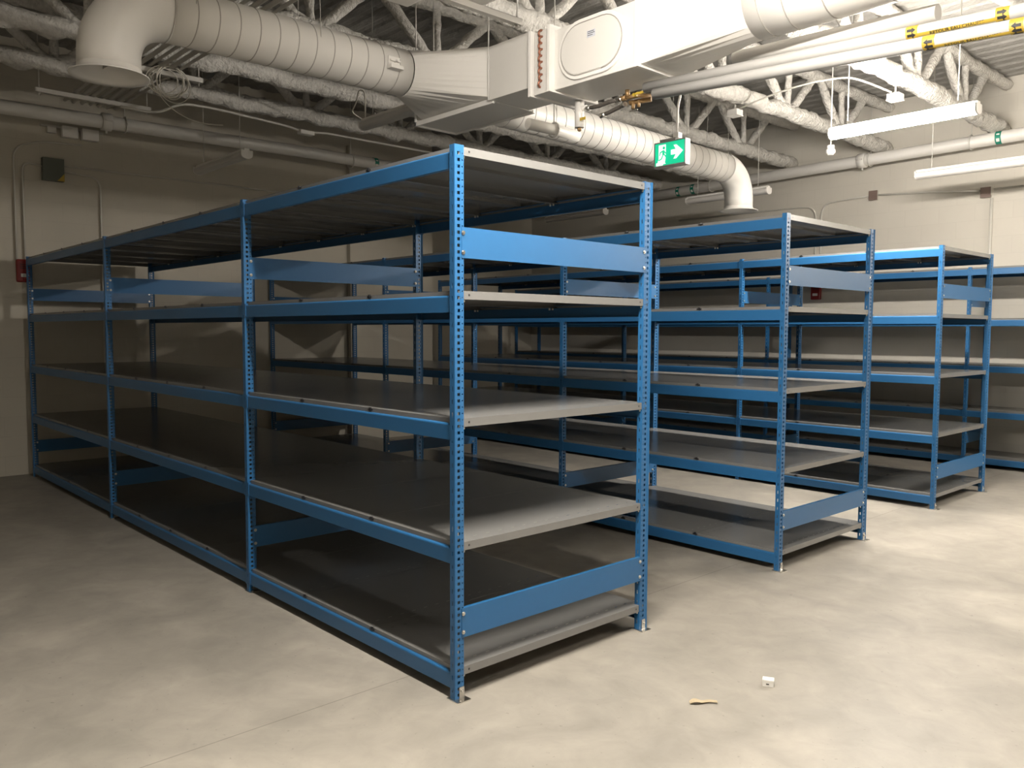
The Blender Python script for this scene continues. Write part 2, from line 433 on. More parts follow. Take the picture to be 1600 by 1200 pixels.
# ------------------------------------------------------------------ joists with sprayed fireproofing
def make_joist(seed):
    r = empty('roof_joist', (0, 0, 0))
    rnd = random.Random(seed)
    y0, y1, zb, zt = YB, YF+.03, 3.80, 4.30
    n = int((y1-y0)/.06)
    bm = B(); tube(bm, [(0, y0+(y1-y0)*i/n, zb) for i in range(n+1)], .080, 14, jitter=.42, jscale=9); link('bottom_chord', bm, 'fuzz', r)
    bm = B(); tube(bm, [(0, y0+(y1-y0)*i/n, zt) for i in range(n+1)], .065, 8, jitter=.3, jscale=9); link('top_chord', bm, 'fuzz', r)
    y = YB+.35+.28; st = 1.22
    while y < y1-.5:
        for dy, rad in ((-st/2+.03, .037), (0, .03), (st/2-.03, .037)):
            bm = B(); m = 12
            a = Vector((0, y+dy*.08, zb)); b = Vector((rnd.uniform(-.01, .01), y+dy, zt))
            tube(bm, [a.lerp(b, i/m) for i in range(m+1)], [rad*1.25*(1.3 if i in (0, 1) else 1) for i in range(m+1)], 9, jitter=.32, jscale=11)
            link('web_member', bm, 'fuzz', r)
        y += st
    return r
JX = [-5.62, -4.60, -3.32, -2.04, -.72, .56, 1.84, 3.12, 4.40]
jl = ['above the left wall pipe', 'second from the left wall', 'third from the left wall',
      'above the long round duct', 'just left of the glowing batten light', 'over the right end of glowing light',
      'at the upper right edge', 'over the open floor beyond the right edge', 'closest to the right wall']
for i, (x, t) in enumerate(zip(JX, jl)):
    r = make_joist(11+i)
    r.location = (x, 0, 0)
    tag(r, 'open web roof joist with rough sprayed coating, '+t, 'joist', 'sprayed roof joists')

# ------------------------------------------------------------------ ducts
def ring_seams(bm, pts, r, mi=1, w=.003):
    for p, ax in pts:
        p = Vector(p); d = Vector(ax).normalized()*w
        tube(bm, [p-d, p+d], r+.0018, 32, False, mi)
def loft(bm, A, Bb, mi=0):
    va = [bm.verts.new(p) for p in A]; vb = [bm.verts.new(p) for p in Bb]; n = len(A)
    for i in range(n):
        f = bm.faces.new((va[i], va[(i+1)%n], vb[(i+1)%n], vb[i])); f.material_index = mi
def rect_ring(n, w0, w1, z0, z1):
    """n points round a rectangle, matched by angle to a circle"""
    cx, cz, hw, hz = (w0+w1)/2, (z0+z1)/2, (w1-w0)/2, (z1-z0)/2; out = []
    for k in range(n):
        a = 2*math.pi*k/n; c, s = math.cos(a), math.sin(a); m = max(abs(c), abs(s))
        out.append((cx+hw*c/m, cz+hz*s/m))
    return out
def bell(bm, c, r, drop, flare):
    seg = 32; prof = [(r, drop), (r+.004, drop*.45), (r+flare*.45, drop*.15), (r+flare, 0), (r+flare, -.004), (r+flare*.45, drop*.1), (r-.003, drop*.4), (r-.004, drop+.12)]
    rings = []
    for q, h in prof: rings.append([bm.verts.new((c[0]+q*math.cos(2*math.pi*k/seg), c[1]+q*math.sin(2*math.pi*k/seg), c[2]+h)) for k in range(seg)])
    for a, b in zip(rings, rings[1:]):
        for k in range(seg):
            f = bm.faces.new((a[k], a[(k+1)%seg], b[(k+1)%seg], b[k])); f.smooth = True
def open_tube(name, pts, r, parent, seams, m='duct'):
    bm = B(); tube(bm, pts, r, 32, False); ring_seams(bm, seams, r)
    o = link(name, bm, [m, 'seam'], parent, fix=False)
    sd = o.modifiers.new('sheet', 'SOLIDIFY'); sd.thickness = .003; sd.offset = -1
    return o
def long_duct(ya, yb, xa, xb, za, zb, rad, side, zflange, label, flare):
    """round duct along y from the junction (ya) to a downturned elbow at yb"""
    r = empty('round_duct', (xa, ya, za)); tag(r, label, 'duct', 'white round ducts')
    lx = lambda x: x-xa; ly = lambda y: y-ya; lz = lambda z: z-za
    R = .30
    e0 = yb-side*R            # start of the elbow
    st = [Vector((lx(xa+(xb-xa)*t), ly(ya+(e0-ya)*t), lz(za+(zb-za)*t))) for t in (0, 1)]
    n = int(abs(e0-ya)/.115)
    seams = []
    for k in range(1, n):
        t = k/n; seams.append((st[0].lerp(st[1], t), (0.05, side, 0)))
    open_tube('duct_body', [st[0].lerp(st[1], i/8) for i in range(9)], rad, r, seams)
    el = []
    for k in range(13):
        a = math.pi/2*k/12
        el.append(Vector((lx(xb), ly(e0)+side*R*math.sin(a), lz(zb)-R+R*math.cos(a))))
    el.append(Vector((lx(xb), ly(yb), lz(zflange)+.04)))
    open_tube('elbow', el, rad+.004, r, [(el[0], (0, side, 0))])
    bm = B(); bell(bm, (lx(xb), ly(yb), lz(zflange)), rad+.005, .06, flare); d = link('bell_diffuser', bm, 'duct', r)
    bm = B(); box(bm, lx(xb)-rad*.7, lx(xb)+rad*.7, ly(yb)-.002, ly(yb)+.002, lz(zflange)+.06, lz(zflange)+.16); link('damper_blade', bm, 'seam', d)
    for y in ([ya+side*.7, yb-side*.42]):
        t = (y-ya)/(e0-ya)
        c = st[0].lerp(st[1], t)
        for sx in (-1, 1):
            bm = B(); tube(bm, [(c.x+sx*rad*.98, c.y, c.z), (c.x+sx*rad*.7, c.y, lz(ZD))], .0022, 5); link('hanger_wire', bm, 'seam', r)
    return r
long_duct(1.34, -.555, -2.27, -2.27, 3.262, 3.255, .152, -1, 2.85, 'long white spiral duct running left to a downturned bell mouth', .044)
long_duct(2.07, 5.76, -2.28, -2.38, 3.205, 3.19, .140, 1, 2.775, 'white spiral duct behind the exit sign with far downturned elbow', .058)

# junction plenum with the square to round fitting
r = empty('duct_junction', (-2.1, 1.87, 3.02)); tag(r, 'white boxy duct junction joining the two round ducts, above the first rack', 'duct')
bm = B(); box(bm, -.47, .40, -.18, .19, 0, .36); link('plenum_box', bm, 'duct', r, bevel=.003)
bm = B(); n = 32
A = [Vector((-.17+.153*math.cos(2*math.pi*k/n), -.52, .242+.153*math.sin(2*math.pi*k/n))) for k in range(n)]
Bq = [Vector((a, -.182, b)) for a, b in rect_ring(n, -.40, .40, .03, .36)]
loft(bm, A, Bq); o = link('round_transition', bm, 'duct', r, fix=False); sd = o.modifiers.new('sheet', 'SOLIDIFY'); sd.thickness = .003
bm = B(); box(bm, -.475, .41, -.195, -.178, -.012, .02); box(bm, -.475, -.458, -.195, .2, -.012, .02); box(bm, -.475, .41, .18, .2, -.012, .012)
box(bm, -.478, -.462, -.195, -.178, .02, .16); link('angle_flange', bm, 'white', r, bevel=.002)
bm = B(); box(bm, .40, .775, -.22, .15, .002, .35); link('connector_box', bm, 'duct', r, bevel=.003)
for x, y in ((-.46, -.19), (.40, -.225)):
    bm = B(); tube(bm, [(x, y, 0), (x, y, ZD-3.02)], .0045, 6); link('hanger_rod', bm, 'white', r)
# damper bracket on the long duct
r = empty('damper_bracket', (-2.112, 1.17, 3.255)); tag(r, 'small white damper bracket on the side of the long round duct', 'bracket')
bm = B(); box(bm, 0, .05, -.05, .05, -.045, -.02); box(bm, 0, .012, -.045, .045, -.02, .04); link('base', bm, 'white', r, bevel=.002)
bm = B(); cyl(bm, (.03, 0, .01), .008, .05, 'x', 10); box(bm, .02, .03, -.04, .04, .005, .015); link('lever', bm, 'white', r)

# reheat coil and terminal box
r = empty('terminal_unit', (-.77, 1.84, 2.96)); tag(r, 'white duct terminal box with oval access hatch and copper coil end', 'air handling box')
bm = B(); box(bm, -.32, .33, -.19, .18, 0, .36); link('casing', bm, 'duct', r, bevel=.004)
bm = B(); box(bm, -.47, -.345, -.215, .2, -.005, .375); link('coil_housing', bm, 'duct', r, bevel=.003)
for x in (-.495, -.33):
    bm = B(); box(bm, x-.012, x+.012, -.235, .21, -.012, .388); link('coil_flange', bm, 'white', r, bevel=.002)
for k in range(9):
    z = .035+k*.038
    bm = B(); pts = [Vector((-.418+.004*(k%2), -.213-.022*math.sin(math.pi*i/8), z+.018*(1-math.cos(math.pi*i/8))-.0)) for i in range(9)]
    pts = [p+Vector((.012*(i/8), 0, 0)) for i, p in enumerate(pts)]
    tube(bm, pts, .0072, 10); link('return_bend', bm, 'copper', r)
def stadium(hw, hh, n=14):
    rr = hh; out = []
    for k in range(n+1):
        a = -math.pi/2+math.pi*k/n; out.append((hw-rr+rr*math.cos(a), rr*math.sin(a)))
    for k in range(n+1):
        a = math.pi/2+math.pi*k/n; out.append((-(hw-rr)+rr*math.cos(a), rr*math.sin(a)))
    return out
bm = B(); prism(bm, stadium(.262, .172), lambda a, b, d: Vector((a-.012, d, b+.19)), -.188, -.205)
hatch = link('access_hatch', bm, 'white', r, bevel=.004)
bm = B(); pp = [Vector((a-.012, -.206, b+.19)) for a, b in stadium(.238, .148)]; tube(bm, pp+[pp[0]], .0035, 6); link('gasket', bm, 'seam', hatch)
bm = B(); prism(bm, stadium(.233, .143), lambda a, b, d: Vector((a-.012, d, b+.19)), -.204, -.210); link('cover', bm, 'duct', hatch, bevel=.002)
bm = B(); box(bm, -.035, .03, -.2115, -.210, .235, .275); link('rating_label', bm, 'paper', hatch)
bm = B()
for zz, ww in ((.268, .05), (.258, .055), (.247, .04)): box(bm, -.03, -.03+ww, -.2121, -.2115, zz-.002, zz+.0015)
link('label_print', bm, 'ink', hatch)
for x in (.335,):
    bm = B(); box(bm, x-.012, x+.012, -.215, .2, -.010, .385); link('end_flange', bm, 'white', r, bevel=.002)

# main round duct along x
r = empty('main_duct', (-.42, 1.83, 3.15)); tag(r, 'large white round duct leaving the terminal box toward the top right', 'duct')
bm = B(); A = [Vector((0, a, b)) for a, b in rect_ring(32, -.18, .19, -.185, .17)]
Bq = [Vector((.62, .178*math.cos(2*math.pi*k/32), .015+.178*math.sin(2*math.pi*k/32))) for k in range(32)]
loft(bm, A, Bq); o = link('square_transition', bm, 'duct', r, fix=False); sd = o.modifiers.new('sheet', 'SOLIDIFY'); sd.thickness = .003
open_tube('duct_body', [Vector((.62+i*.43, 0, .015)) for i in range(12)], .178, r, [((x, 0, .015), (1, 0, 0)) for x in (.70, .83, 1.02, 1.3, 1.6, 1.9, 2.2)])
for x in (.7, 2.4):
    bm = B(); tube(bm, [(x, .18, .02), (x, .12, ZD-3.15)], .003, 5); link('hanger_wire', bm, 'seam', r)

# ------------------------------------------------------------------ pipes
def pipe(name, pts, rad, m, label, cat='pipe', group=None, seg=20, joints=()):
    bm = B(); tube(bm, pts, rad, seg)
    for p, ax in joints: ring_seams(bm, [(p, ax)], rad, 0, .02)
    o = link(name, bm, m); tag(o, label, cat, group); return o
def hanger(parent, c, rad, ax='x'):
    bm = B(); ring = []
    for k in range(25):
        a = 2*math.pi*k/24
        v = Vector((0, math.cos(a), math.sin(a))) if ax == 'x' else Vector((math.cos(a), 0, math.sin(a)))
        ring.append(Vector(c)+v*(rad+.012))
    tube(bm, ring, .007, 6); tube(bm, [Vector(c)+Vector((0, 0, rad+.01)), Vector((c[0], c[1], ZD))], .005, 6)
    link('hanger_ring', bm, 'galv', parent)
def coupling(parent, c, rad, ax='x'):
    bm = B(); d = Vector((.05, 0, 0)) if ax == 'x' else Vector((0, .05, 0)); c = Vector(c)
    tube(bm, [c-d, c-d*.9, c+d*.9, c+d], [rad+.006, rad+.02, rad+.02, rad+.006], 24)
    for s in (-1, 1):
        o = Vector((0, s*(rad+.03), 0)) if ax == 'x' else Vector((s*(rad+.03), 0, 0))
        tube(bm, [c+o-d*.7+Vector((0,0,-.0)), c+o+d*.7], .009, 8); 
    tube(bm, [c+Vector((0, 0, -rad-.045)), c], .012, 8)
    link('coupling', bm, 'pipe', parent)
p = pipe('wall_pipe', [(-6.6, -4.5, 3.56), (-6.6, -.2, 3.592), (-6.6, 3, 3.635), (-6.6, 7.9, 3.61)], .068, 'pipe', 'thick white pipe running under the ceiling along the left wall', group='thick white pipes')
coupling(p, (-6.6, .72, 3.607), .068, 'y')
for y in (.9, 3.6, -1.5): hanger(p, (-6.6, y, 3.607), .068, 'y')
def marker(parent, c, rad, ax, m):
    bm = B(); d = Vector((.03, 0, 0)) if ax == 'x' else Vector((0, .03, 0)); c = Vector(c)
    tube(bm, [c-d, c+d], rad+.0015, 24, False); mk_ = link('pipe_marker', bm, m, parent)
    bm = B()
    for dz in (-.02, .03): 
        tube(bm, [c-d*.55+Vector((0,0,0)), c+d*.55], rad+.0022, 24, False)
        break
    for f in list(bm.faces):
        z = f.calc_center_median().z-c.z
        if not (-.045 < z < -.015 or .01 < z < .04): bm.faces.remove(f)
    link('marker_print', bm, 'white', mk_)
marker(p, (-6.6, 3.95, 3.635), .068, 'y', 'greentag')
zf = lambda x: 3.652+.0165*(x+.44)
p = pipe('wall_pipe', [(-7.6, 8.25, zf(-7.6)), (-4, 8.25, zf(-4)), (6.2, 8.25, zf(6.2))], .07, 'pipe', 'thick white pipe running under the ceiling along the far wall', group='thick white pipes')
for x in (-4.96, -4.70, -.66): marker(p, (x, 8.25, zf(x)), .07, 'x', 'greentag')
coupling(p, (-2.2, 8.25, zf(-2.2)), .07, 'x')
for x in (-2.1, -4.4, -.95, 2): hanger(p, (x, 8.25, zf(x)), .07, 'x')
pipe('insulated_pipe', [(-.08, 2.05, 3.0), (1.0, 2.02, 2.945)], .039, 'pipe', 'short white insulated pipe just under the main duct, cut off square', group='insulated heating pipes')
def text_mesh(txt, size, m, name='lettering'):
    cu = bpy.data.curves.new(name, 'FONT'); cu.body = txt; cu.size = size; cu.align_x = 'CENTER'; cu.align_y = 'CENTER'; cu.extrude = .0003
    t = bpy.data.objects.new(name, cu); COL.objects.link(t)
    bpy.context.view_layer.update()
    me = bpy.data.meshes.new_from_object(t.evaluated_get(bpy.context.evaluated_depsgraph_get()))
    bpy.data.objects.remove(t); me.materials.clear(); me.materials.append(M[m])
    o = bpy.data.objects.new(name, me); COL.objects.link(o); return o
def labelled_pipe(y, za, zb, x0, x1, rad, xs0, xs1, ang, direction, label):
    p = pipe('insulated_pipe', [(x0, y, za), (x1, y, zb)], rad, 'greypipe', label, group='insulated heating pipes', seg=28)
    zc = lambda x: za+(zb-za)*(x-x0)/(x1-x0)
    def patch(xa, xb, a0, a1, m, name, off):
        bm = B(); n = 10; rows = []
        for i in range(n+1):
            a = math.radians(a0+(a1-a0)*i/n)
            rows.append([bm.verts.new((x, y+(rad+off)*math.cos(a), zc(x)+(rad+off)*math.sin(a))) for x in (xa, xb)])
        for q, w2 in zip(rows, rows[1:]): bm.faces.new((q[0], q[1], w2[1], w2[0]))
        o = link(name, bm, m, p); return o
    for xa in (xs0, xs1):
        s = patch(xa, xa+.052, 110, 300, 'yellow', 'flow_marker', .001)
        for ac in ((175, 215, 255) if ang < 240 else (190, 228, 265)):
            bm = B(); sh = [(-.022, -.006), (.002, -.006), (.002, -.013), (.022, 0), (.002, .013), (.002, .006), (-.022, .006)]
            vsx = []
            for a, b in sh:
                th = math.radians(ac)-b/(rad+.002); x = xa+.026+a*direction*.85
                vsx.append(bm.verts.new((x, y+(rad+.0022)*math.cos(th), zc(x)+(rad+.0022)*math.sin(th))))
            bm.faces.new(vsx); link('arrow', bm, 'ink', s)
    band = patch(xs0+.052, xs1, ang-15, ang+15, 'yellow', 'label_band', .001)
    t = text_mesh('RETOUR EAU CHAUFFE', .021, 'ink'); t.parent = band
    a = math.radians(ang); nrm = Vector((0, math.cos(a), math.sin(a))); xm = (xs0+.062+xs1)/2
    ex = Vector((x1-x0, 0, zb-za)).normalized(); up = nrm.cross(ex).normalized()
    mt = Matrix((ex, up, nrm)).transposed().to_4x4(); mt.translation = Vector((xm, y, zc(xm)))+nrm*(rad+.0022); t.matrix_local = mt
    return p
labelled_pipe(1.87, 2.908, 2.747, -.56, 2.6, .030, .93, 1.295, 222, 1, 'upper of two grey labelled pipes, text band with arrows pointing right')
labelled_pipe(1.80, 2.833, 2.660, -.44, 2.6, .030, 1.03, 1.37, 240, -1, 'lower of two grey labelled pipes, arrows pointing left')
pipe('insulated_pipe', [(-1.86, 2.16, 2.985), (-1.83, 2.38, 2.975), (-1.79, 2.62, 2.955)], .040, 'pipe', 'short white insulated pipe slanting below the duct junction', group='insulated heating pipes')
hanger(bpy.data.objects['insulated_pipe.003'], (-1.83, 2.40, 2.973), .040, 'y')

# drain leg, hoses and valves below the terminal box
r = empty('drain_leg', (-1.11, 1.9, 2.77)); tag(r, 'white capped vertical pipe hanging under the coil with yellow tag', 'pipe fitting')
bm = B(); tube(bm, [(0, 0, .01), (0, 0, .175)], .030, 20); tube(bm, [(.0, 0, .125), (.06, 0, .125)], .017, 14); link('sleeve', bm, 'pipe', r)
bm = B(); cyl(bm, (0, 0, .002), .013, .02, 'z', 8); cyl(bm, (0, 0, -.008), .009, .008, 'z', 6); link('drain_plug', bm, 'brass', r)
bm = B(); box(bm, .028, .075, -.028, -.024, .045, .062); link('valve_handle', bm, 'yellow', r)
def hose(pts, label):
    t = empty('flexible_hose', pts[0]); tag(t, label, 'hose', 'dark flexible hoses')
    q = [Vector(v)-Vector(pts[0]) for v in pts]
    bm = B(); tube(bm, q, .0125, 12); link('hose_body', bm, 'hose', t)
    for a, b in ((q[0], q[1]), (q[-1], q[-2])):
        d = (b-a).normalized()*.03; bm = B(); tube(bm, [a-d*.3, a+d], .016, 8); link('ferrule', bm, 'steel', t)
hose([(-1.05, 1.9, 2.888), (-.95, 1.905, 2.886), (-.86, 1.9, 2.893), (-.77, 1.9, 2.892)], 'dark flexible hose, upper of the two below the terminal box')
hose([(-.96, 1.94, 2.835), (-.90, 1.945, 2.845), (-.80, 1.94, 2.862), (-.765, 1.93, 2.864)], 'dark flexible hose, lower of the two below the terminal box')
r = empty('valve_assembly', (-.70, 1.95, 2.88)); tag(r, 'cluster of brass valves between the dark hoses and grey pipes', 'valves')
bm = B(); tube(bm, [(-.08, -.05, .012), (-.03, -.05, .012)], .016, 8); tube(bm, [(-.03, -.05, .012), (.03, -.01, .02), (.07, .12, .03)], .013, 10); cyl(bm, (-.02, -.05, .035), .014, .04, 'z', 8); link('valve_body', bm, 'brass', r)
bm = B(); tube(bm, [(-.03, -.02, -.015), (.09, .04, -.005)], .014, 10); cyl(bm, (.0, -.02, -.035), .011, .04, 'z', 8); cyl(bm, (.035, -.01, -.03), .009, .04, 'z', 8); link('strainer', bm, 'brass', r)
bm = B(); box(bm, .06, .13, -.085, -.079, .0, .014); cyl(bm, (.055, -.07, .006), .010, .03, 'y', 8); link('valve_lever', bm, 'yellow', r)
bm = B(); box(bm, -.01, .05, -.04, -.036, -.075, -.068); link('spare_lever', bm, 'steel', r)

# ------------------------------------------------------------------ conduit rack
for k in range(7):
    y = .235+k*.075
    bm = B(); pts = bend_path([(2.0, y, 3.655), (-6.2, y, 3.655)], .25)
    tube(bm, pts, .0175 if k % 3 else .013, 12); o = link('conduit', bm, 'conduit')
    tag(o, 'grey painted conduit in the bundle of seven laid across hanging struts', 'conduit', 'conduits in the bundle behind the left elbow')
def strut(x, y0, y1, z, label):
    r = empty('strut_channel', (x, y0, z)); tag(r, label, 'strut', 'hanging strut channels'); L = y1-y0; bm = B()
    box(bm, -.02, .02, 0, L, 0, .003); box(bm, -.02, -.0175, 0, L, .003, .04); box(bm, .0175, .02, 0, L, .003, .04)
    box(bm, -.02, -.009, 0, L, .0375, .04); box(bm, .009, .02, 0, L, .0375, .04); link('channel', bm, 'galv', r)
    for y in (.03, L-.03):
        bm = B(); tube(bm, [(0, y, -.03), (0, y, ZD-z)], .005, 6); link('threaded_rod', bm, 'galv', r)
        bm = B(); cyl(bm, (0, y, -.006), .012, .01, 'z', 6); link('nut', bm, 'steel', r)
strut(-4.59, .12, .90, 3.60, 'hanging strut channel just right of the left bell mouth')
strut(-5.85, -.09, .90, 3.60, 'hanging strut channel nearest the left wall')
strut(-1.47, .9, 1.72, 3.46, 'hanging strut channel above the duct junction')
# small conduit along the joist nearest the left wall
bm = B(); tube(bm, bend_path([(-5.45, .5, 3.50), (-5.45, .82, 3.49), (-5.45, 1.04, 3.63), (-5.45, 1.35, 3.64), (-5.45, 2.15, 3.60), (-5.45, 2.35, 3.565), (-5.45, 2.55, 3.60), (-5.45, 5.5, 3.60)], .12), .012, 10)
kc = tag(link('conduit', bm, 'conduit'), 'thin white conduit with a kink running below the left ceiling joists', 'conduit')
bm = B(); box(bm, -5.49, -5.41, 2.27, 2.43, 3.545, 3.585); link('fitting', bm, 'white', kc, bevel=.003)
bm = B(); tube(bm, bend_path([(-2.04, 5.21, 3.68), (-1.72, 5.2, 3.735), (-1.34, 5.2, 3.772), (-.97, 5.2, 3.75), (-.90, 5.4, 3.74), (-.76, 5.66, 3.66)], .15), .009, 8)
tag(link('conduit', bm, 'conduit'), 'thin white conduit arching between two joists at upper right', 'conduit')
def jbox(c, s, label, m='white', stem=True):
    r = empty('junction_box', c); tag(r, label, 'junction box', 'small white junction boxes')
    bm = B(); box(bm, -s/2, s/2, -s/2, s/2, -s*.25, s*.25); link('box_body', bm, m, r, bevel=.003)
    bm = B(); box(bm, -s*.54, s*.54, -s*.54, s*.54, -s*.29, -s*.25); link('cover_plate', bm, m, r)
    if stem:
        bm = B(); tube(bm, [(0, 0, s*.25), (0, 0, s*.9)], .008, 8); cyl(bm, (0, 0, s*.35), .014, .02, 'z', 8); link('connector', bm, 'galv', r)
jbox((-2.10, 5.22, 3.65), .11, 'white junction box under a joist beside the exit sign')
jbox((-.74, 5.70, 3.62), .11, 'white junction box just above the glowing batten light')
jbox((-4.70, 2.72, 3.60), .11, 'white junction box under a joist left of the duct junction')
bm = B(); tube(bm, bend_path([(-4.76, 2.66, 3.61), (-4.80, 2.50, 3.68), (-4.55, 2.40, 3.70), (-3.95, 2.06, 3.64), (-3.77, 2.01, 3.58), (-3.77, 2.01, 3.352)], .08), .006, 8)
tag(link('cable', bm, 'cable'), 'white flexible cable looping from a junction box down to an unlit light', 'cable')

# coil of cable behind the left elbow
r = empty('cable_coil', (-4.6, .58, 3.49)); tag(r, 'coil of thin white cable hanging behind the left duct elbow', 'cable')
rn = random.Random(3)
for k in range(7):
    a0 = rn.uniform(.10, .16); b0 = rn.uniform(.10, .15); tw = rn.uniform(-.5, .5); bm = B(); pts = []
    cy = rn.uniform(-.08, .08); cz = rn.uniform(.0, .05)-b0*.6+.06
    for i in range(33):
        a = 2*math.pi*i/32; pts.append(Vector((tw*.12*math.cos(a)+.09, cy+a0*math.cos(a), cz+.03+b0*math.sin(a))))
    tube(bm, pts, .0042, 6, False); link('loop', bm, 'cable', r)
bm = B(); tube(bm, arc((.09, -.15, .08), (.05, .0, -.30), (0, .50, -.21), 14), .0045, 6); link('tail', bm, 'cable', r)

# ------------------------------------------------------------------ ceiling boxes cut by the top edge
r = empty('ceiling_box', (-2.02, 1.22, 3.6)); tag(r, 'white square ceiling box cut off by the top edge, above the long duct', 'ceiling box')
bm = B(); box(bm, 0, .5, -.55, 0, 0, .16); link('casing', bm, 'duct', r, bevel=.01)
for x, y in ((.04, -.04), (.46, -.5)):
    bm = B(); tube(bm, [(x, y, .16), (x, y, ZD-3.6)], .004, 6); link('hanger_rod', bm, 'galv', r)
r = empty('ceiling_box', (-1.09, 1.08, 3.3)); tag(r, 'round cornered white ceiling box cut off by the top edge, above the duct junction', 'ceiling box')
bm = B(); box(bm, 0, .6, -.6, 0, 0, .12); o = link('casing', bm, 'duct', r, bevel=.035)
for x, y in ((.06, -.06), (.54, -.5)):
    bm = B(); tube(bm, [(x, y, .12), (x, y, ZD-3.3)], .004, 6); link('hanger_rod', bm, 'galv', r)

# ------------------------------------------------------------------ exit sign
def exit_sign():
    W, Hh, D = .282, .180, .055
    r = empty('exit_sign', (-1.225, 3.0, 2.80)); tag(r, 'green running man exit sign with white arrow pointing right, hanging from ceiling', 'exit sign')
    bm = B(); box(bm, -W/2, W/2, .004, D, -Hh/2, Hh/2); link('housing', bm, 'white', r, bevel=.002)
    bm = B()
    box(bm, -W/2, W/2, -.004, .004, Hh/2-.008, Hh/2); box(bm, -W/2, W/2, -.004, .004, -Hh/2, -Hh/2+.008)
    box(bm, -W/2, -W/2+.008, -.004, .004, -Hh/2+.008, Hh/2-.008); box(bm, W/2-.008, W/2, -.004, .004, -Hh/2+.008, Hh/2-.008)
    box(bm, -W/2, W/2, .004, D, -Hh/2-.006, -Hh/2); link('frame', bm, 'signcase', r)
    bm = B(); box(bm, -W/2+.008, W/2-.008, 0, .004, -Hh/2+.008, Hh/2-.008); pn = link('panel', bm, 'green', r)
    F = lambda a, b, d: Vector((a, d, b))
    bm = B(); prism(bm, [(-.100, -.072), (-.035, -.072), (-.035, .070), (-.100, .070)], F, -.001, 0); prism(bm, [(-.122, -.080), (-.06, -.080), (-.05, -.045), (-.105, -.040), (-.108, -.058), (-.122, -.058)], F, -.0012, 0); link('doorway', bm, 'signwhite', pn)
    bm = B()
    prism(bm, [(-.052+.011*math.cos(2*math.pi*k/14), .045+.011*math.sin(2*math.pi*k/14)) for k in range(14)], F, -.0024, -.0013)
    for poly in ([(-.066, .028), (-.048, .030), (-.044, -.006), (-.064, -.008)],                       # torso
                 [(-.050, .028), (-.030, .006), (-.016, .010), (-.016, .004), (-.032, -.002), (-.052, .016)],  # front arm
                 [(-.064, .028), (-.088, .018), (-.094, -.008), (-.088, -.010), (-.080, .010), (-.062, .018)],  # back arm
                 [(-.052, -.004), (-.034, -.026), (-.040, -.066), (-.032, -.066), (-.024, -.022), (-.044, .0)],  # front leg
                 [(-.064, -.006), (-.054, -.006), (-.070, -.036), (-.098, -.046), (-.100, -.038), (-.078, -.030)]):
        prism(bm, poly, F, -.0024, -.0013)
    link('running_figure', bm, 'green', pn)
    bm = B(); prism(bm, [(.012, -.014), (.056, -.014), (.034, -.046), (.060, -.046), (.118, .004), (.060, .054), (.034, .054), (.056, .022), (.012, .022)][::1], F, -.001, 0); link('arrow', bm, 'signwhite', pn)
    bm = B(); box(bm, -.09, .05, -.002, D+.03, Hh/2+.002, Hh/2+.018); link('canopy', bm, 'signcase', r)
    bm = B(); box(bm, .03, .075, .0, .045, Hh/2+.012, Hh/2+.05); tube(bm, bend_path([(.05, .02, Hh/2+.04), (.05, .02, .33), (.08, .02, .42), (.08, .02, ZD-2.8)], .08), .009, 10); link('conduit_stem', bm, 'white', r)
    for x in (.128, .0):
        bm = B(); tube(bm, [(x, .03, Hh/2), (x+.01, .03, ZD-2.8)], .0018, 5); link('hanger_wire', bm, 'seam', r)
exit_sign()
# ceiling detector
r = empty('smoke_detector', (-1.49, 6.0, 3.28)); tag(r, 'small round white detector hanging below left end of the glowing light', 'detector')
bm = B(); tube(bm, [(0,0,-.02), (0,0,-.005), (0,0,.0), (0,0,.03), (0,0,.045)], [.028, .034, .045, .045, .03], 24); link('detector_head', bm, 'white', r)
bm = B(); cyl(bm, (0, 0, .06), .036, .03, 'z', 20); link('mounting_base', bm, 'white', r)
bm = B(); tube(bm, [(0, 0, .07), (0, 0, ZD-3.28)], .006, 8); link('stem', bm, 'white', r)

# ------------------------------------------------------------------ wall devices
def alarm(loc, rz, label):
    r = empty('fire_alarm', loc); r.rotation_euler = (0, 0, rz); tag(r, label, 'fire alarm', 'red wall fire alarms')
    bm = B(); box(bm, -.07, .07, -.05, 0, -.115, .115); link('housing', bm, 'red', r, bevel=.014)
    bm = B(); box(bm, -.035, .035, -.062, -.05, -.065, -.03); link('strobe_lens', bm, 'white', r, bevel=.004)
    bm = B()
    for k in range(3): box(bm, -.04, .04, -.052, -.0495, .02+k*.02, .026+k*.02)
    link('horn_grille', bm, 'dark', r)
alarm((XW, .02, 2.08), math.pi/2, 'red fire alarm on the left wall beside the first rack')
alarm((-2.93, YF, 2.04), 0, 'red fire alarm on the far wall seen through the racks')
def run(pts, rad, m, label, r=.12):
    bm = B(); tube(bm, bend_path(pts, r), rad, 10); return tag(link('conduit', bm, m), label, 'conduit')
xw = XW+.02
run([(xw, -.04, 2.19), (xw, -.04, 3.31), (xw, .20, 3.40), (xw, .60, 3.42)], .009, 'conduit', 'left of two thin conduits rising from the left wall alarm')
run([(xw, .035, 2.19), (xw, .035, 3.18), (xw, .22, 3.15)], .009, 'conduit', 'right of two thin conduits rising from the left wall alarm')
run([(xw, .41, 3.12), (xw, .765, 3.10), (xw, .765, 1.6), (xw, .765, .9)], .009, 'conduit', 'conduit bending down the left wall behind the first rack')
run([(xw, .41, 3.18), (xw, 2.2, 3.19), (xw, 3.79, 3.19)], .009, 'conduit', 'horizontal conduit on the left wall right of grey box')
r = empty('control_box', (XW, .31, 3.125)); tag(r, 'dark grey box with yellow corner high on the left wall', 'electrical box')
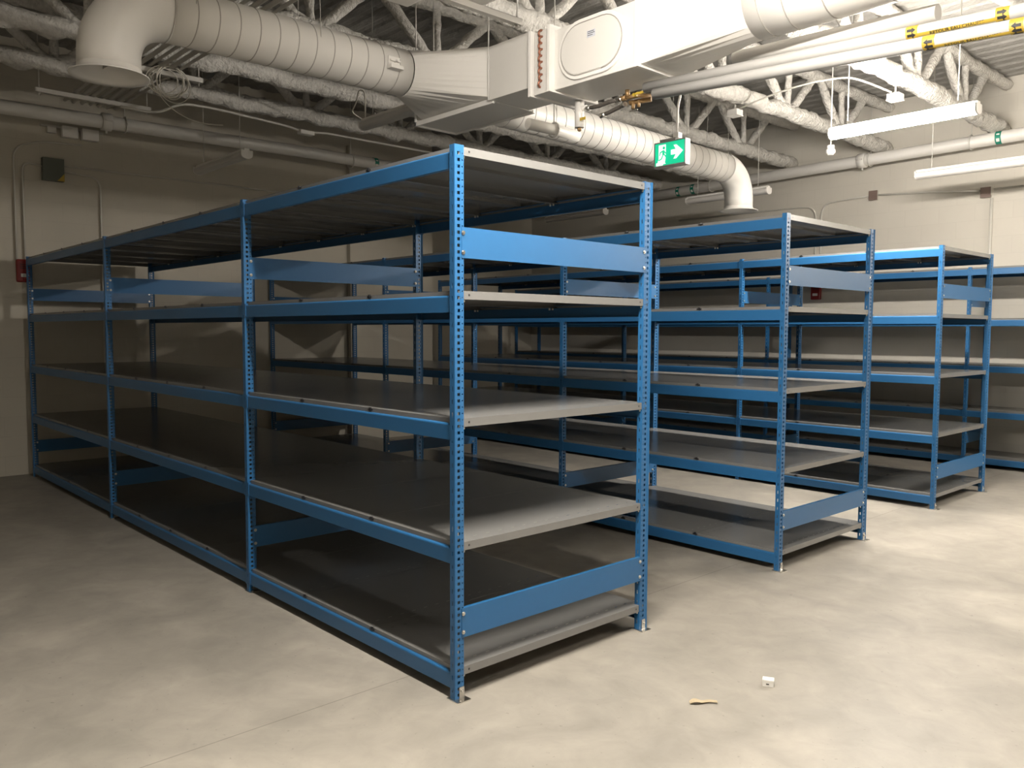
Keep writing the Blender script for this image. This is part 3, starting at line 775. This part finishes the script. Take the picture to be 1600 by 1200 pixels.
bm = B(); box(bm, 0, .07, -.10, .10, -.115, .115); link('enclosure', bm, 'boxgrey', r, bevel=.004)
bm = B(); prism(bm, [(.03, -.113), (.098, -.113), (.098, -.035)], lambda a, b, d: Vector((d, a, b)), .070, .0715); link('warning_corner', bm, 'yellow', r)
r = empty('emergency_light', (XW, .57, 3.53)); tag(r, 'pair of white square boxes on the left wall under the thick pipe', 'emergency light')
for y0, y1 in ((-.17, -.02), (.02, .18)):
    bm = B(); box(bm, .005, .08, y0, y1, -.06, .055); link('lamp_box', bm, 'white', r, bevel=.004)
bm = B(); box(bm, 0, .03, -.36, .24, .03, .05); box(bm, 0, .05, -.30, -.22, -.03, .03); link('rail', bm, 'conduit', r)
yf = YF-.02
run([(-2.965, yf, 2.15), (-2.965, yf, 3.17), (-3.3, yf, 3.19), (-5.2, yf, 3.20)], .012, 'conduit', 'conduit curving left above the far wall alarm', .18)
run([(-2.89, yf, 2.15), (-2.89, yf, 3.19), (-2.6, yf, 3.22), (-2.24, yf, 3.23)], .012, 'conduit', 'conduit curving right from far wall alarm to the cover plate', .18)
run([(-2.13, yf, 3.23), (-1.5, yf, 3.19), (-.95, yf, 3.14)], .012, 'conduit', 'conduit joining the two dark boxes on the far wall')
run([(-.82, yf, 3.04), (-.82, yf, 2.0), (-.82, yf, .1)], .016, 'conduit', 'vertical white conduit down the far wall behind the fourth rack')
run([(-.80, yf, 3.14), (1.5, yf, 3.14), (4.5, yf, 3.14)], .012, 'conduit', 'horizontal conduit leaving the far wall at the right edge')
def plate_box(c, label):
    r = empty('wall_box', c); tag(r, label, 'junction box', 'dark boxes on the far wall')
    bm = B(); box(bm, -.05, .05, -.045, 0, -.055, .055); link('back_box', bm, 'conduit', r)
    bm = B(); box(bm, -.056, .056, -.049, -.045, -.06, .06); link('cover_plate', bm, 'brownbox', r, bevel=.001)
plate_box((-2.19, YF, 3.23), 'dark square cover plate on the far wall above the second rack end')
plate_box((-.88, YF, 3.11), 'dark square box on the far wall below the right batten light')

# ------------------------------------------------------------------ litter on the floor
r = empty('small_box', (.772, 1.07, 0)); r.rotation_euler = (0, 0, math.radians(28)); tag(r, 'tiny white box lying on the open floor at lower right', 'box')
bm = B(); box(bm, -.022, .022, -.017, .017, 0, .028); link('carton', bm, 'white', r, bevel=.0015)
bm = B(); box(bm, -.023, .023, -.0182, .018, .021, .030); link('lid', bm, 'white', r, bevel=.001)
bm = B(); box(bm, -.008, .004, -.0185, -.017, .010, .014); link('slot', bm, 'ink', r)
bm = B(); n = 12; A_ = []; B_ = []
for i in range(n+1):
    t = i/n; x = -.055+.11*t; z = .003+.010*max(0, math.sin(t*2.2*math.pi))*(1-t)+.004*t
    A_.append(bm.verts.new((x, -.010-.006*math.sin(t*7), z))); B_.append(bm.verts.new((x, .012-.010*abs(t-.4)+.004*math.sin(t*11), z+.002)))
for i in range(n): bm.faces.new((A_[i], A_[i+1], B_[i+1], B_[i]))
o = link('cardboard_scrap', bm, 'card', None, (.685, .725, 0)); o.rotation_euler = (0, 0, math.radians(50))
sd = o.modifiers.new('s', 'SOLIDIFY'); sd.thickness = .002; sd.offset = 1
tag(o, 'torn scrap of brown cardboard lying on the floor at lower right', 'cardboard')
